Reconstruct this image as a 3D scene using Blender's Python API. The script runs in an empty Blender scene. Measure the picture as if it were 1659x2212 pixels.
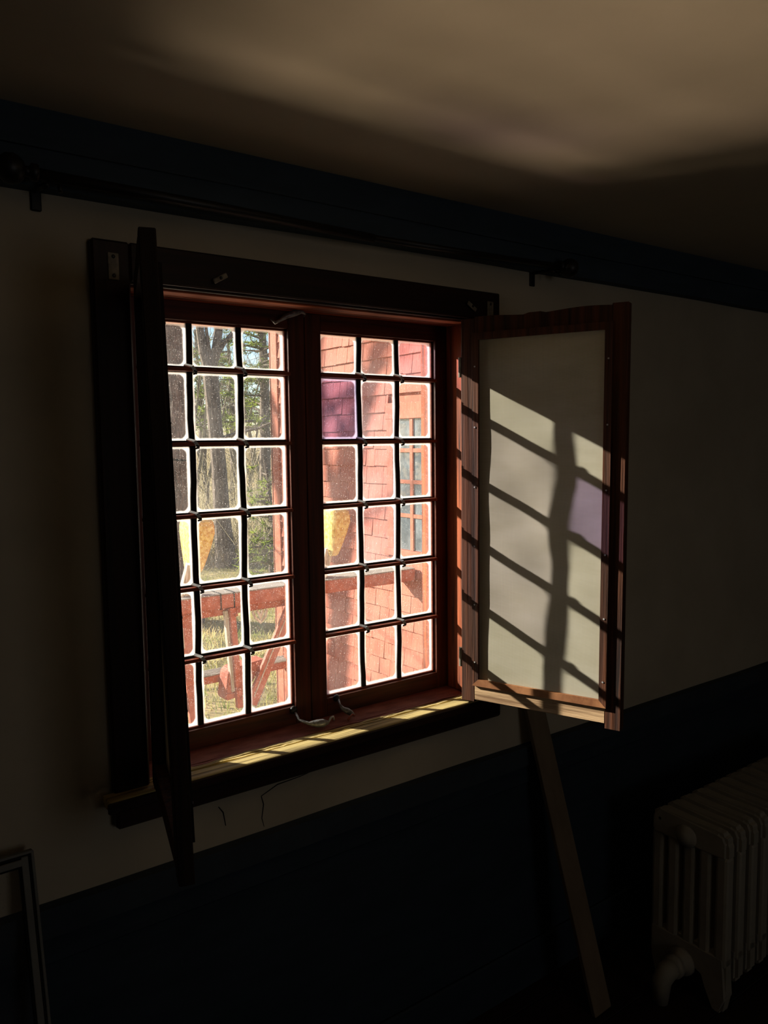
import bpy, bmesh, math, random
import numpy as np
from mathutils import Vector, Matrix
S = bpy.context.scene
COL = S.collection
RND = random.Random(7)

# ------------------------------------------------------------------ camera
YAW, PITCH, ROLL = 0.6424, -0.08995, -0.01153
CAM = Vector((-1.4854, -1.50489, 1.55))
fwd = Vector((math.sin(YAW)*math.cos(PITCH), math.cos(YAW)*math.cos(PITCH), math.sin(PITCH)))
rgt = Vector((math.cos(YAW), -math.sin(YAW), 0)); upv = rgt.cross(fwd)
r2 = rgt*math.cos(ROLL)+upv*math.sin(ROLL); u2 = -rgt*math.sin(ROLL)+upv*math.cos(ROLL)
cd = bpy.data.cameras.new('camera'); cam = bpy.data.objects.new('camera', cd); COL.objects.link(cam)
cd.sensor_fit = 'HORIZONTAL'; cd.sensor_width = 36; cd.lens = 36*1734.78/1659
cd.clip_start = 0.02; cd.clip_end = 500
m = Matrix((r2, u2, -fwd)).transposed().to_4x4(); m.translation = CAM
cam.matrix_world = m
S.camera = cam

# ------------------------------------------------------------------ world, sun, exposure
SUN_AZ, SUN_EL = math.radians(51.5), math.radians(23.7)      # light travels (+cos az, -sin az, -tan el)
w = bpy.data.worlds.new('world'); S.world = w; w.use_nodes = True
nt = w.node_tree; bg = nt.nodes['Background']
sky = nt.nodes.new('ShaderNodeTexSky'); sky.sky_type = 'NISHITA'; sky.sun_disc = False
sky.sun_elevation = SUN_EL; sky.sun_rotation = math.atan2(-math.cos(SUN_AZ), math.sin(SUN_AZ))
sky.air_density = 1.0; sky.dust_density = 0.3; sky.ozone_density = 3.0
nt.links.new(sky.outputs[0], bg.inputs[0]); bg.inputs[1].default_value = 0.24
sd = bpy.data.lights.new('sun', 'SUN'); so = bpy.data.objects.new('sun', sd); COL.objects.link(so)
sdir = Vector((math.cos(SUN_AZ)*math.cos(SUN_EL), -math.sin(SUN_AZ)*math.cos(SUN_EL), -math.sin(SUN_EL)))
so.rotation_euler = sdir.to_track_quat('-Z', 'Y').to_euler(); so.location = (-6, 9, 9)
sd.energy = 13.5; sd.angle = math.radians(0.53); sd.color = (1, 0.93, 0.80)
# unseen area lamp added under the window, standing in for ground bounce
ad = bpy.data.lights.new('bounce_fill', 'AREA'); ao = bpy.data.objects.new('bounce_fill', ad); COL.objects.link(ao)
ad.shape = 'RECTANGLE'; ad.size = 2.0; ad.size_y = 1.0; ad.energy = 185; ad.color = (1, 0.77, 0.56)
ao.location = (-0.22, 1.5, -0.25)
ao.rotation_euler = (Vector((-0.55, 0.1, 1.45))-Vector(ao.location)).to_track_quat('-Z', 'Y').to_euler()
# unseen area lamp added at the back wall as soft room fill
bd_ = bpy.data.lights.new('room_fill', 'AREA'); bo_ = bpy.data.objects.new('room_fill', bd_); COL.objects.link(bo_)
bd_.shape = 'RECTANGLE'; bd_.size = .9; bd_.size_y = 1.0; bd_.energy = 3.0; bd_.color = (1, .97, .95)
bo_.location = (-.4, -4.18, 1.4); bo_.rotation_euler = Vector((0, 1, 0)).to_track_quat('-Z', 'Y').to_euler()
S.view_settings.view_transform = 'Standard'; S.view_settings.look = 'None'
S.view_settings.exposure = 0.0; S.view_settings.gamma = 1.0; S.view_settings.use_curve_mapping = False
S.cycles.max_bounces = 10; S.cycles.transparent_max_bounces = 24; S.cycles.diffuse_bounces = 5
S.cycles.use_denoising = True; S.cycles.caustics_reflective = False; S.cycles.caustics_refractive = False

# ------------------------------------------------------------------ materials
def L(h):
    h = h.lstrip('#'); v = [int(h[i:i+2], 16)/255 for i in (0, 2, 4)]
    return tuple((c/12.92 if c <= .04045 else ((c+.055)/1.055)**2.4) for c in v)+(1,)
def mat(name):
    m = bpy.data.materials.new(name); m.use_nodes = True
    return m, m.node_tree, m.node_tree.nodes['Principled BSDF']
def noise(nt, scale, detail=4, rough=.6, coord='Object', mapping=None, dist=0):
    tc = nt.nodes.new('ShaderNodeTexCoord'); mp = nt.nodes.new('ShaderNodeMapping')
    nt.links.new(tc.outputs[coord], mp.inputs[0])
    if mapping: mp.inputs['Scale'].default_value = mapping
    n = nt.nodes.new('ShaderNodeTexNoise'); n.inputs['Scale'].default_value = scale
    n.inputs['Detail'].default_value = detail; n.inputs['Roughness'].default_value = rough
    n.inputs['Distortion'].default_value = dist
    nt.links.new(mp.outputs[0], n.inputs['Vector']); return n
def ramp(nt, src, stops):
    r = nt.nodes.new('ShaderNodeValToRGB'); e = r.color_ramp.elements
    while len(e) < len(stops): e.new(.5)
    for el, (p, c) in zip(e, stops): el.position = p; el.color = c
    nt.links.new(src, r.inputs[0]); return r
def bump(nt, src, bs, strength, dist=.002):
    b = nt.nodes.new('ShaderNodeBump'); b.inputs['Strength'].default_value = strength
    b.inputs['Distance'].default_value = dist
    nt.links.new(src, b.inputs['Height']); nt.links.new(b.outputs[0], bs.inputs['Normal'])
def noisy(name, c1, c2, scale=8, rough=.8, mapping=None, bmp=.3, bd=.002, detail=5, lo=.35, hi=.65, spec=.3, dist=0, metallic=0):
    m, nt, bs = mat(name)
    n = noise(nt, scale, detail, mapping=mapping, dist=dist)
    r = ramp(nt, n.outputs[0], [(lo, c1), (hi, c2)])
    nt.links.new(r.outputs[0], bs.inputs['Base Color']); bs.inputs['Roughness'].default_value = rough
    bs.inputs['Specular IOR Level'].default_value = spec; bs.inputs['Metallic'].default_value = metallic
    if bmp: bump(nt, n.outputs[0], bs, bmp, bd)
    return m
GX, GY, GZ, GH = (2, 45, 45), (45, 2, 45), (45, 45, 2), (4, 4, 60)
M = {}
M['plaster'] = noisy('cream_plaster', L('#b1a793'), L('#c0b6a1'), 3, .9, bmp=.35, bd=.006, detail=8)
M['ceiling'] = noisy('ceiling_plaster', L('#c4b89f'), L('#d0c3aa'), 2.2, .9, bmp=.25, bd=.006, detail=8)
M['blue'] = noisy('blue_paint', L('#323f49'), L('#3b4955'), 5, .75, bmp=.3, mapping=(1, 1, 4))
M['blue2'] = noisy('dark_blue_wainscot_paint', L('#26313b'), L('#2e3a46'), 5, .75, bmp=.3, mapping=(1, 1, 4))
M['railpaint'] = noisy('blue_rail_paint', L('#2d3640'), L('#39424a'), 6, .75, bmp=.3)
M['floorwood'] = noisy('dark_floor_boards', L('#1d130c'), L('#2b1d13'), 4, .6, mapping=(1, 14, 1))
for k, g in (('x', GX), ('z', GZ)):
    M['casing_'+k] = noisy('dark_stained_casing_'+k, L('#160a06'), L('#2e160c'), 1.2, .5, mapping=g, bmp=.25, bd=.001)
    M['sash_'+k] = noisy('red_brown_varnished_'+k, L('#3a180c'), L('#632c17'), 1.4, .45, mapping=g, bmp=.3, bd=.001)
    M['jamb_'+k] = noisy('weathered_red_wood_'+k, L('#35180f'), L('#a8562f'), 1.6, .75, mapping=g, bmp=.8, bd=.002, lo=.3, hi=.6)
M['screen_z'] = noisy('weathered_brown_stile_wood', L('#190c07'), L('#583018'), 1.3, .75, mapping=(60, 60, 1.6), bmp=1, bd=.003, lo=.3, hi=.62)
M['screen_h'] = noisy('weathered_pale_rail_wood', L('#7a5c40'), L('#c8a880'), 1.3, .75, mapping=(3, 3, 60), bmp=1, bd=.003, lo=.3, hi=.62)
M['screen_shaded'] = noisy('shaded_weathered_stile_wood', L('#120a06'), L('#2a170d'), 1.3, .75, mapping=(60, 60, 1.6), bmp=.6, bd=.002)  # darker copy of the stile wood: left screen's shade put into its colour
M['bead'] = noisy('brown_bead_wood', L('#6e4227'), L('#a3714a'), 1.3, .6, mapping=(12, 12, 12), bmp=.4)
M['darkedge'] = noisy('dark_edge_wood', L('#100a06'), L('#1c120a'), 2, .7, mapping=(40, 40, 2))
M['sill'] = noisy('flaking_pink_sill_paint', L('#7a463e'), L('#a2675b'), 14, .7, mapping=(1, 3, 3), bmp=.8, lo=.4, hi=.7)
M['sillraw'] = noisy('bare_grey_yellow_wood', L('#4d3a24'), L('#c3ae72'), 1.4, .85, mapping=(2, 50, 50), bmp=1, bd=.004, lo=.3, hi=.55)
M['iron'] = noisy('black_iron', L('#0a0a0a'), L('#161412'), 20, .45, metallic=.0, spec=.5)
M['hammered'] = noisy('hammered_dark_metal', L('#5f6063'), L('#9a9a98'), 90, .4, bmp=1, metallic=.5, spec=.6)
M['tie'] = noisy('pale_lead_tie', L('#8d8f92'), L('#c9c9c6'), 60, .5, metallic=.2, spec=.6)
M['lead'] = noisy('dark_lead', L('#15110f'), L('#241b17'), 30, .6, metallic=.2)
M['bar'] = noisy('red_brown_bar', L('#6f3522'), L('#96492f'), 20, .55, mapping=(1, 5, 5))
M['plate'] = noisy('pale_hinge_plate', L('#6f675b'), L('#98907f'), 40, .55, metallic=.2)
M['rad'] = noisy('cream_radiator_paint', L('#8b8679'), L('#9b9587'), 12, .55, bmp=.3)
M['radrust'] = noisy('yellowed_radiator_paint', L('#74643f'), L('#948b76'), 7, .6, bmp=.3)
M['board'] = noisy('beige_board_paint', L('#6f604e'), L('#7c6c59'), 5, .75, mapping=(4, 4, 1), bmp=.2)
M['frameg'] = noisy('grey_frame_paint', L('#6b6b67'), L('#7a7a74'), 10, .6)
M['black'] = noisy('black_gasket', L('#070707'), L('#0c0c0c'), 10, .7)

def shingle_mat():
    m, nt, bs = mat('red_painted_shingle')
    oi = nt.nodes.new('ShaderNodeObjectInfo')
    n = noise(nt, 1.0, 6, coord='Object', mapping=(70, 70, 7))
    r = ramp(nt, n.outputs[0], [(.30, L('#6a2f25')), (.36, L('#a85d48')), (.7, L('#b66d55'))])
    hs = nt.nodes.new('ShaderNodeHueSaturation'); nt.links.new(r.outputs[0], hs.inputs['Color'])
    mr = nt.nodes.new('ShaderNodeMapRange'); nt.links.new(oi.outputs['Random'], mr.inputs[0])
    mr.inputs[3].default_value = .86; mr.inputs[4].default_value = 1.06
    nt.links.new(mr.outputs[0], hs.inputs['Value'])
    nt.links.new(hs.outputs[0], bs.inputs['Base Color']); bs.inputs['Roughness'].default_value = .85
    bump(nt, n.outputs[0], bs, .7, .004); return m
M['shingle'] = shingle_mat()
M['redtrim'] = noisy('red_painted_trim', L('#a05a44'), L('#b06a51'), 6, .75, mapping=(6, 6, 2), bmp=.4)
M['redwood'] = noisy('red_painted_timber', L('#9a543f'), L('#b26b55'), 6, .7, mapping=(4, 8, 4), bmp=.5)
M['greyplank'] = noisy('weathered_grey_ribbed_plank', L('#757168'), L('#b5b0a5'), 2, .8, mapping=(2, 60, 10), bmp=1)
M['yellow'] = noisy('yellow_foam', L('#b98f48'), L('#dccb86'), 45, .9, bmp=1, bd=.004)
M['whitepost'] = noisy('weathered_pale_post', L('#9a8773'), L('#d6cdbd'), 2, .8, mapping=(30, 30, 2))
M['grass'] = noisy('winter_grass_ground', L('#66633a'), L('#ab9868'), 1.4, .95, detail=10, bmp=1, bd=.03, lo=.38, hi=.62)
M['blades'] = noisy('grass_blades', L('#7d8a42'), L('#d4bf84'), 2.5, .8, detail=6, bmp=0, lo=.4, hi=.6)
M['bark'] = noisy('grey_brown_bark', L('#4a4038'), L('#8d7f70'), 3, .9, mapping=(14, 14, 2), bmp=1, bd=.02)
M['twig'] = noisy('pale_twigs', L('#9c8e6c'), L('#d9cba6'), 3, .9, bmp=0)
M['darktwig'] = noisy('dark_twigs', L('#6e6454'), L('#aa9e88'), 3, .9, bmp=0)
M['pine'] = noisy('pine_needles', L('#4a5c26'), L('#9aa846'), 2.2, .7, bmp=0, lo=.4, hi=.6)
M['bounce_slab'] = noisy('pale_bounce_slab', L('#a59c8a'), L('#bdb4a1'), 3, .85)
M['straw'] = noisy('dry_field_grass', L('#a98d58'), L('#c9ad74'), 1, .95, detail=8)

def glass_mat(name, tint=(1, 1, 1), haze=.014, edge=.42, zh=.073):
    """thin pane: clear with a little reflection, white grime in a rounded border, dust specks"""
    m, nt, bs = mat(name); N = nt.nodes; Lk = nt.links; N.remove(bs)
    tr = N.new('ShaderNodeBsdfTransparent'); tr.inputs[0].default_value = (*tint, 1)
    gl = N.new('ShaderNodeBsdfGlossy'); gl.inputs['Roughness'].default_value = .03
    fr = N.new('ShaderNodeFresnel'); fr.inputs[0].default_value = 1.35
    m1 = N.new('ShaderNodeMixShader'); Lk.new(fr.outputs[0], m1.inputs[0]); Lk.new(tr.outputs[0], m1.inputs[1]); Lk.new(gl.outputs[0], m1.inputs[2])
    df = N.new('ShaderNodeBsdfDiffuse'); df.inputs[0].default_value = (.8*tint[0]**.4, .8*tint[1]**.4, .8*tint[2]**.4, 1)
    tl = N.new('ShaderNodeBsdfTranslucent'); tl.inputs[0].default_value = (.95*tint[0]**.5, .93*tint[1]**.5, .9*tint[2]**.5, 1)
    dm = N.new('ShaderNodeMixShader'); dm.inputs[0].default_value = .7; Lk.new(df.outputs[0], dm.inputs[1]); Lk.new(tl.outputs[0], dm.inputs[2])
    tc = N.new('ShaderNodeTexCoord'); sp = N.new('ShaderNodeSeparateXYZ'); Lk.new(tc.outputs['Object'], sp.inputs[0])
    def math_(op, a, b=None):
        n = N.new('ShaderNodeMath'); n.operation = op
        for i, v in enumerate((a, b)):
            if v is None: continue
            if isinstance(v, (int, float)): n.inputs[i].default_value = v
            else: Lk.new(v, n.inputs[i])
        return n.outputs[0]
    c = .014
    ax = math_('MAXIMUM', math_('SUBTRACT', math_('ABSOLUTE', sp.outputs[0]), .0500-c), 0)
    az = math_('MAXIMUM', math_('SUBTRACT', math_('ABSOLUTE', sp.outputs[2]), zh-.0035-c), 0)
    d = math_('SQRT', math_('ADD', math_('MULTIPLY', ax, ax), math_('MULTIPLY', az, az)))
    nz = noise(nt, 60, 5, .7); oi = N.new('ShaderNodeObjectInfo')
    d2 = math_('ADD', d, math_('MULTIPLY', math_('SUBTRACT', nz.outputs[0], .5), .004))
    mr = N.new('ShaderNodeMapRange'); mr.interpolation_type = 'SMOOTHSTEP'; Lk.new(d2, mr.inputs[0])
    mr.inputs[1].default_value = c-.0035; mr.inputs[2].default_value = c+.0015; mr.inputs[4].default_value = edge
    sk = noise(nt, 420, 2, .5); skr = ramp(nt, sk.outputs[0], [(.66, (0, 0, 0, 1)), (.78, (.35, .35, .35, 1))])
    bl = noise(nt, 9, 3, .6); blr = ramp(nt, bl.outputs[0], [(.35, (haze*.2,)*3+(1,)), (.75, (haze*2,)*3+(1,))])
    f = math_('MINIMUM', math_('ADD', math_('ADD', mr.outputs[0], skr.outputs[0]), blr.outputs[0]), .95)
    m2 = N.new('ShaderNodeMixShader'); Lk.new(f, m2.inputs[0]); Lk.new(m1.outputs[0], m2.inputs[1]); Lk.new(dm.outputs[0], m2.inputs[2])
    Lk.new(m2.outputs[0], N['Material Output'].inputs[0]); return m
M['glass'] = glass_mat('old_clear_glass')
M['glass_s'] = glass_mat('old_clear_glass_short', zh=.0475)
M['glass_lilac'] = glass_mat('faint_lilac_glass', (.96, .94, .99), .03)
M['glass_purple'] = glass_mat('purple_glass', (.68, .62, .83), .02)
M['glass_pink'] = glass_mat('pink_glass', (.97, .90, 1.0), .02, zh=.0475)
M['clear'] = glass_mat('storm_glass', haze=.005, edge=0)
def dark_glass():
    m, nt, bs = mat('wing_window_glass')
    n = noise(nt, 9, 3); r = ramp(nt, n.outputs[0], [(.35, L('#4a5358')), (.7, L('#737c80'))])
    nt.links.new(r.outputs[0], bs.inputs['Base Color']); bs.inputs['Roughness'].default_value = .12
    n2 = noise(nt, 5, 2, mapping=(1, 1, 1)); bump(nt, n2.outputs[0], bs, .5, .02); return m
M['darkglass'] = dark_glass()
def mesh_mat():
    m, nt, bs = mat('insect_mesh_weave'); N = nt.nodes; Lk = nt.links; N.remove(bs)
    tr = N.new('ShaderNodeBsdfTransparent')
    df = N.new('ShaderNodeBsdfDiffuse'); tl = N.new('ShaderNodeBsdfTranslucent')
    n = noise(nt, 5, 5, mapping=(1, 1, 3)); r = ramp(nt, n.outputs[0], [(.3, L('#ddd6bb')), (.7, L('#f0ead4'))])
    Lk.new(r.outputs[0], df.inputs[0]); Lk.new(r.outputs[0], tl.inputs[0])
    m1 = N.new('ShaderNodeMixShader'); m1.inputs[0].default_value = .15; Lk.new(df.outputs[0], m1.inputs[1]); Lk.new(tl.outputs[0], m1.inputs[2])
    tc = N.new('ShaderNodeTexCoord'); sp = N.new('ShaderNodeSeparateXYZ'); Lk.new(tc.outputs['Object'], sp.inputs[0])
    fs = []
    for ch in (1, 2):
        wv = N.new('ShaderNodeMath'); wv.operation = 'MULTIPLY'; wv.inputs[1].default_value = 2*math.pi/.0027
        Lk.new(sp.outputs[ch], wv.inputs[0]); s = N.new('ShaderNodeMath'); s.operation = 'SINE'; Lk.new(wv.outputs[0], s.inputs[0]); fs.append(s.outputs[0])
    mx = N.new('ShaderNodeMath'); mx.operation = 'MAXIMUM'; Lk.new(fs[0], mx.inputs[0]); Lk.new(fs[1], mx.inputs[1])
    mr = N.new('ShaderNodeMapRange'); Lk.new(mx.outputs[0], mr.inputs[0]); mr.inputs[1].default_value = -1; mr.inputs[2].default_value = 1
    mr.inputs[3].default_value = .42; mr.inputs[4].default_value = .66
    m2 = N.new('ShaderNodeMixShader'); Lk.new(mr.outputs[0], m2.inputs[0]); Lk.new(tr.outputs[0], m2.inputs[1]); Lk.new(m1.outputs[0], m2.inputs[2])
    Lk.new(m2.outputs[0], N['Material Output'].inputs[0]); return m
M['mesh'] = mesh_mat()

def leafy(m, f):
    nt = m.node_tree; bs = nt.nodes['Principled BSDF']; src = bs.inputs['Base Color'].links[0].from_socket
    tl = nt.nodes.new('ShaderNodeBsdfTranslucent'); nt.links.new(src, tl.inputs[0])
    mx = nt.nodes.new('ShaderNodeMixShader'); mx.inputs[0].default_value = f
    nt.links.new(bs.outputs[0], mx.inputs[1]); nt.links.new(tl.outputs[0], mx.inputs[2])
    nt.links.new(mx.outputs[0], nt.nodes['Material Output'].inputs[0])
for k_ in ('blades', 'twig', 'pine'): leafy(M[k_], .5)

# ------------------------------------------------------------------ mesh helpers
class MB:
    def __init__(s): s.bm = bmesh.new()
    def box(s, x0, x1, y0, y1, z0, z1, bev=0, seg=1):
        if x0 > x1: x0, x1 = x1, x0
        if y0 > y1: y0, y1 = y1, y0
        if z0 > z1: z0, z1 = z1, z0
        return s.hexa([(x0, y0, z0), (x1, y0, z0), (x1, y1, z0), (x0, y1, z0), (x0, y0, z1), (x1, y0, z1), (x1, y1, z1), (x0, y1, z1)], bev, seg)
    def hexa(s, p, bev=0, seg=1):
        v = [s.bm.verts.new(q) for q in p]
        fs = [s.bm.faces.new([v[i] for i in f]) for f in ((3, 2, 1, 0), (4, 5, 6, 7), (0, 1, 5, 4), (1, 2, 6, 5), (2, 3, 7, 6), (3, 0, 4, 7))]
        if bev:
            es = {e for f in fs for e in f.edges}
            bmesh.ops.bevel(s.bm, geom=list(es), offset=bev, segments=seg, affect='EDGES', profile=.5)
        return s
    def bar(s, a, b, w, h, up=(0, 0, 1), bev=0):
        """rectangular bar from a to b: w across, h along up"""
        a, b = Vector(a), Vector(b); d = (b-a).normalized(); u = Vector(up); u = (u-d*u.dot(d)).normalized(); r = d.cross(u)
        q = []
        for e in (a, b):
            q += [e-r*w/2-u*h/2, e+r*w/2-u*h/2, e+r*w/2+u*h/2, e-r*w/2+u*h/2]
        return s.hexa([q[0], q[1], q[2], q[3], q[4], q[5], q[6], q[7]], bev)
    def tube(s, pts, rad, n=8, cap=True):
        pts = [Vector(p) for p in pts]
        if isinstance(rad, (int, float)): rad = [rad]*len(pts)
        rings = []; ref = None
        for i, p in enumerate(pts):
            d = (pts[min(i+1, len(pts)-1)]-pts[max(i-1, 0)]).normalized()
            if ref is None: ref = Vector((0, 0, 1)) if abs(d.z) < .9 else Vector((1, 0, 0))
            u = (ref-d*ref.dot(d)).normalized(); ref = u; r = d.cross(u)
            rings.append([s.bm.verts.new(p+(u*math.cos(2*math.pi*k/n)+r*math.sin(2*math.pi*k/n))*rad[i]) for k in range(n)])
        for a, b in zip(rings, rings[1:]):
            for k in range(n): s.bm.faces.new([a[k], a[(k+1) % n], b[(k+1) % n], b[k]])
        if cap: s.bm.faces.new(rings[0][::-1]); s.bm.faces.new(rings[-1])
        return s
    def prism(s, pts, dvec, bev=0):
        """polygon extruded by dvec"""
        d = Vector(dvec); a = [s.bm.verts.new(p) for p in pts]; b = [s.bm.verts.new(Vector(p)+d) for p in pts]
        fs = [s.bm.faces.new(a[::-1]), s.bm.faces.new(b)]; n = len(a)
        for k in range(n): fs.append(s.bm.faces.new([a[k], a[(k+1) % n], b[(k+1) % n], b[k]]))
        if bev: bmesh.ops.bevel(s.bm, geom=list({e for f in fs for e in f.edges}), offset=bev, segments=2, affect='EDGES')
        return s
    def lathe(s, c, axis, prof, n=16):
        """profile (along, radius) turned about axis through c"""
        c = Vector(c); a = Vector(axis).normalized(); ref = Vector((0, 0, 1)) if abs(a.z) < .9 else Vector((1, 0, 0))
        u = (ref-a*ref.dot(a)).normalized(); r = a.cross(u); rings = []
        for t, q in prof: rings.append([s.bm.verts.new(c+a*t+(u*math.cos(2*math.pi*k/n)+r*math.sin(2*math.pi*k/n))*max(q, 1e-4)) for k in range(n)])
        for x, y in zip(rings, rings[1:]):
            for k in range(n): s.bm.faces.new([x[k], x[(k+1) % n], y[(k+1) % n], y[k]])
        s.bm.faces.new(rings[0][::-1]); s.bm.faces.new(rings[-1]); return s
    def build(s, name, m, parent=None, smooth=False, xf=None):
        bm = s.bm; bmesh.ops.recalc_face_normals(bm, faces=bm.faces)
        if xf: bm.transform(xf)
        off = wloc(parent)
        org = Vector((0, 0, 0))
        if parent is None:
            zs = [v.co for v in bm.verts]
            org = Vector(((min(v.x for v in zs)+max(v.x for v in zs))/2, (min(v.y for v in zs)+max(v.y for v in zs))/2, min(v.z for v in zs)))
        bmesh.ops.translate(bm, verts=bm.verts, vec=-(off+org))
        me = bpy.data.meshes.new(name); bm.to_mesh(me); bm.free()
        if smooth:
            for p in me.polygons: p.use_smooth = True
        me.materials.append(M[m]); o = bpy.data.objects.new(name, me); COL.objects.link(o); o.location = org
        if parent: o.parent = parent
        return o
def wloc(p):
    v = Vector((0, 0, 0))
    while p: v += Vector(p.location); p = p.parent
    return v
def pyobj(name, verts, faces, m, parent=None, org=None):
    off = wloc(parent) if parent else Vector(org or (0, 0, 0))
    V = np.asarray(verts, dtype=np.float64)-np.array(off)
    me = bpy.data.meshes.new(name); me.from_pydata(V.tolist(), [], faces); me.materials.append(M[m])
    o = bpy.data.objects.new(name, me); COL.objects.link(o)
    if parent: o.parent = parent
    else: o.location = off
    return o
def tag(o, label=None, cat=None, group=None, kind=None):
    for k, v in (('label', label), ('category', cat), ('group', group), ('kind', kind)):
        if v: o[k] = v
    return o
def thing(name, loc, label, cat, group=None):
    o = bpy.data.objects.new(name, None); COL.objects.link(o); o.location = loc; o.empty_display_size = .05
    return tag(o, label, cat, group)
def inst(src, name, parent, loc, scale=None, rot=None, m=None):
    o = src.copy(); o.name = name; COL.objects.link(o); o.parent = parent; o.location = loc
    if scale: o.scale = scale
    if rot: o.rotation_euler = rot
    return o

# ------------------------------------------------------------------ room shell
CZ = 2.113                                     # ceiling height
OX0, OX1, OZ0, OZ1 = -.955, -.078, .867, 1.846  # wall opening
WT = .20
b = MB()
b.box(-3.0, OX0, 0, WT, 0, CZ); b.box(OX1, 2.6, 0, WT, 0, CZ); b.box(OX0, OX1, 0, WT, OZ1, CZ); b.box(OX0, OX1, 0, WT, 0, OZ0)
wall = tag(b.build('wall_front', 'plaster'), kind='structure', label='cream plaster wall around the window')
for nm, args in (('wall_left', (-3.1, -3.0, -4.2, WT, 0, CZ)), ('wall_right', (2.6, 2.7, -4.2, WT, 0, CZ)), ('wall_back', (-3.1, 2.7, -4.3, -4.2, 0, CZ))):
    tag(MB().box(*args).build(nm, 'plaster'), kind='structure')
tag(MB().box(-3.1, 2.7, -4.3, WT, CZ, CZ+.1).build('ceiling', 'ceiling'), kind='structure', label='cream plaster ceiling')
fl = MB().box(-3.1, 2.7, -4.3, WT, -.14, -.03).build('floor', 'floorwood'); tag(fl, kind='structure', label='dark wooden floor')
k = 0; y = -4.2
bmsh = None
while y < -.001:
    wdt = .165
    b = MB().box(-3.0, 2.6, y+.001, min(y+wdt, 0)-.001, -.03, 0, .002)
    b.build('floor_board', 'floorwood', fl); y += wdt
# blue wainscot boards, chair rail, cornice band (wavy hand-cut edges)
def wavy_strip(name, x0, x1, y0, y1, z0, z1, m, amp_b, amp_t, seed, parent=None, n=60):
    r = random.Random(seed); b = MB(); lo = []; hi = []
    ph = [r.uniform(0, 6.3) for _ in range(6)]
    for i in range(n+1):
        x = x0+(x1-x0)*i/n
        wv = math.sin(x*2.1+ph[0])*.6+math.sin(x*5.3+ph[1])*.3+math.sin(x*13+ph[2])*.12
        wt = math.sin(x*1.7+ph[3])*.6+math.sin(x*6.1+ph[4])*.3+math.sin(x*17+ph[5])*.12
        lo.append((x, z0+amp_b*wv)); hi.append((x, z1+amp_t*wt))
    vs = [[b.bm.verts.new(q) for q in ((x, y0, zl), (x, y1, zl), (x, y1, zh), (x, y0, zh))] for (x, zl), (_, zh) in zip(lo, hi)]
    for a, c in zip(vs, vs[1:]):
        for k in range(4): b.bm.faces.new([a[k], a[(k+1) % 4], c[(k+1) % 4], c[k]])
    b.bm.faces.new(vs[0][::-1]); b.bm.faces.new(vs[-1])
    return b.build(name, m, parent)
co = tag(wavy_strip('trim_1', -3, 2.6, -.035, 0, 1.985, CZ, 'blue', .004, 0, 3), kind='structure', label='dark blue painted beam along the ceiling edge')
wavy_strip('cornice_bead', -3, 2.6, -.043, -.035, 2.045, 2.053, 'blue', .002, .002, 5, co)
wn = tag(MB().box(-3, 2.6, -.012, 0, 0, .62).build('trim_2', 'blue2'), kind='structure', label='dark blue wainscot below the chair rail')
tag(wavy_strip('trim_3', -3, 2.6, -.026, 0, .652, .706, 'railpaint', .001, .0035, 11), kind='structure', label='dark chair rail moulding')
tag(MB().box(-3, 2.6, -.018, 0, .598, .652, .003).build('trim_4', 'blue2'), kind='structure', label='blue board under the chair rail')
tag(MB().box(-3, 2.6, -.024, -.012, 0, .13, .004).build('baseboard_front', 'blue2'), kind='structure')
# hairline cracks in the plaster under the window
for pts in (((-.80, .79), (-.79, .775), (-.785, .745)), ((-.70, .785), (-.66, .80), (-.60, .803), (-.55, .81)), ((-.70, .785), (-.695, .765), (-.70, .735), (-.695, .715)), ((-.895, .775), (-.893, .755))):
    MB().tube([(x, -.0004, z) for x, z in pts], [.0010, .0014, .0010, .0006][:len(pts)], 4).build('plaster_crack', 'black', wall)
MB().bar((.135, -.03, .722), (.165, -.03, .705), .003, .003).build('nail', 'iron', wall)

# ------------------------------------------------------------------ window
win = bpy.data.objects.new('window_1', None); COL.objects.link(win); win.location = (-.5, 0, .80)
tag(win, 'dark wood leaded casement window in the cream wall', kind='structure')
CL, CR = -1.02, 0.0
MB().box(CL, -.95, -.022, 0, .885, 1.915, .004).build('casing_board', 'casing_z', win)
MB().box(-.105, CR, -.022, 0, .885, 1.8465, .003).build('casing_board', 'casing_z', win)
MB().box(-.95, CR, -.022, 0, 1.8465, 1.915, .003).build('casing_board', 'casing_x', win)
MB().box(-.95, -.105, -.012, .0, 1.842, 1.850, .002).build('head_bead', 'casing_x', win)
MB().box(OX0, OX1, 0, .04, 1.838, 1.846, .002).build('head_stop', 'jamb_x', win)
MB().box(OX0, OX1, .045, WT, 1.8385, 1.858, .003).build('head_jamb', 'jamb_x', win)
MB().box(OX0-.015, OX0+.003, 0, WT, .86, 1.85, .002).build('side_jamb', 'jamb_z', win)
MB().box(OX1-.003, OX1+.015, 0, WT, .86, 1.85, .002).build('side_jamb', 'jamb_z', win)
MB().box(OX1-.010, OX1-.003, .000, .0855, .888, 1.84, .001).build('jamb_stop', 'jamb_z', win)
MB().box(OX1-.0105, OX1-.0095, .012, .017, .9, 1.70).build('jamb_groove', 'darkedge', win)
MB().box(-.105, OX1, -.002, .012, .887, 1.846, .002).build('jamb_edge', 'darkedge', win)
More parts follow.
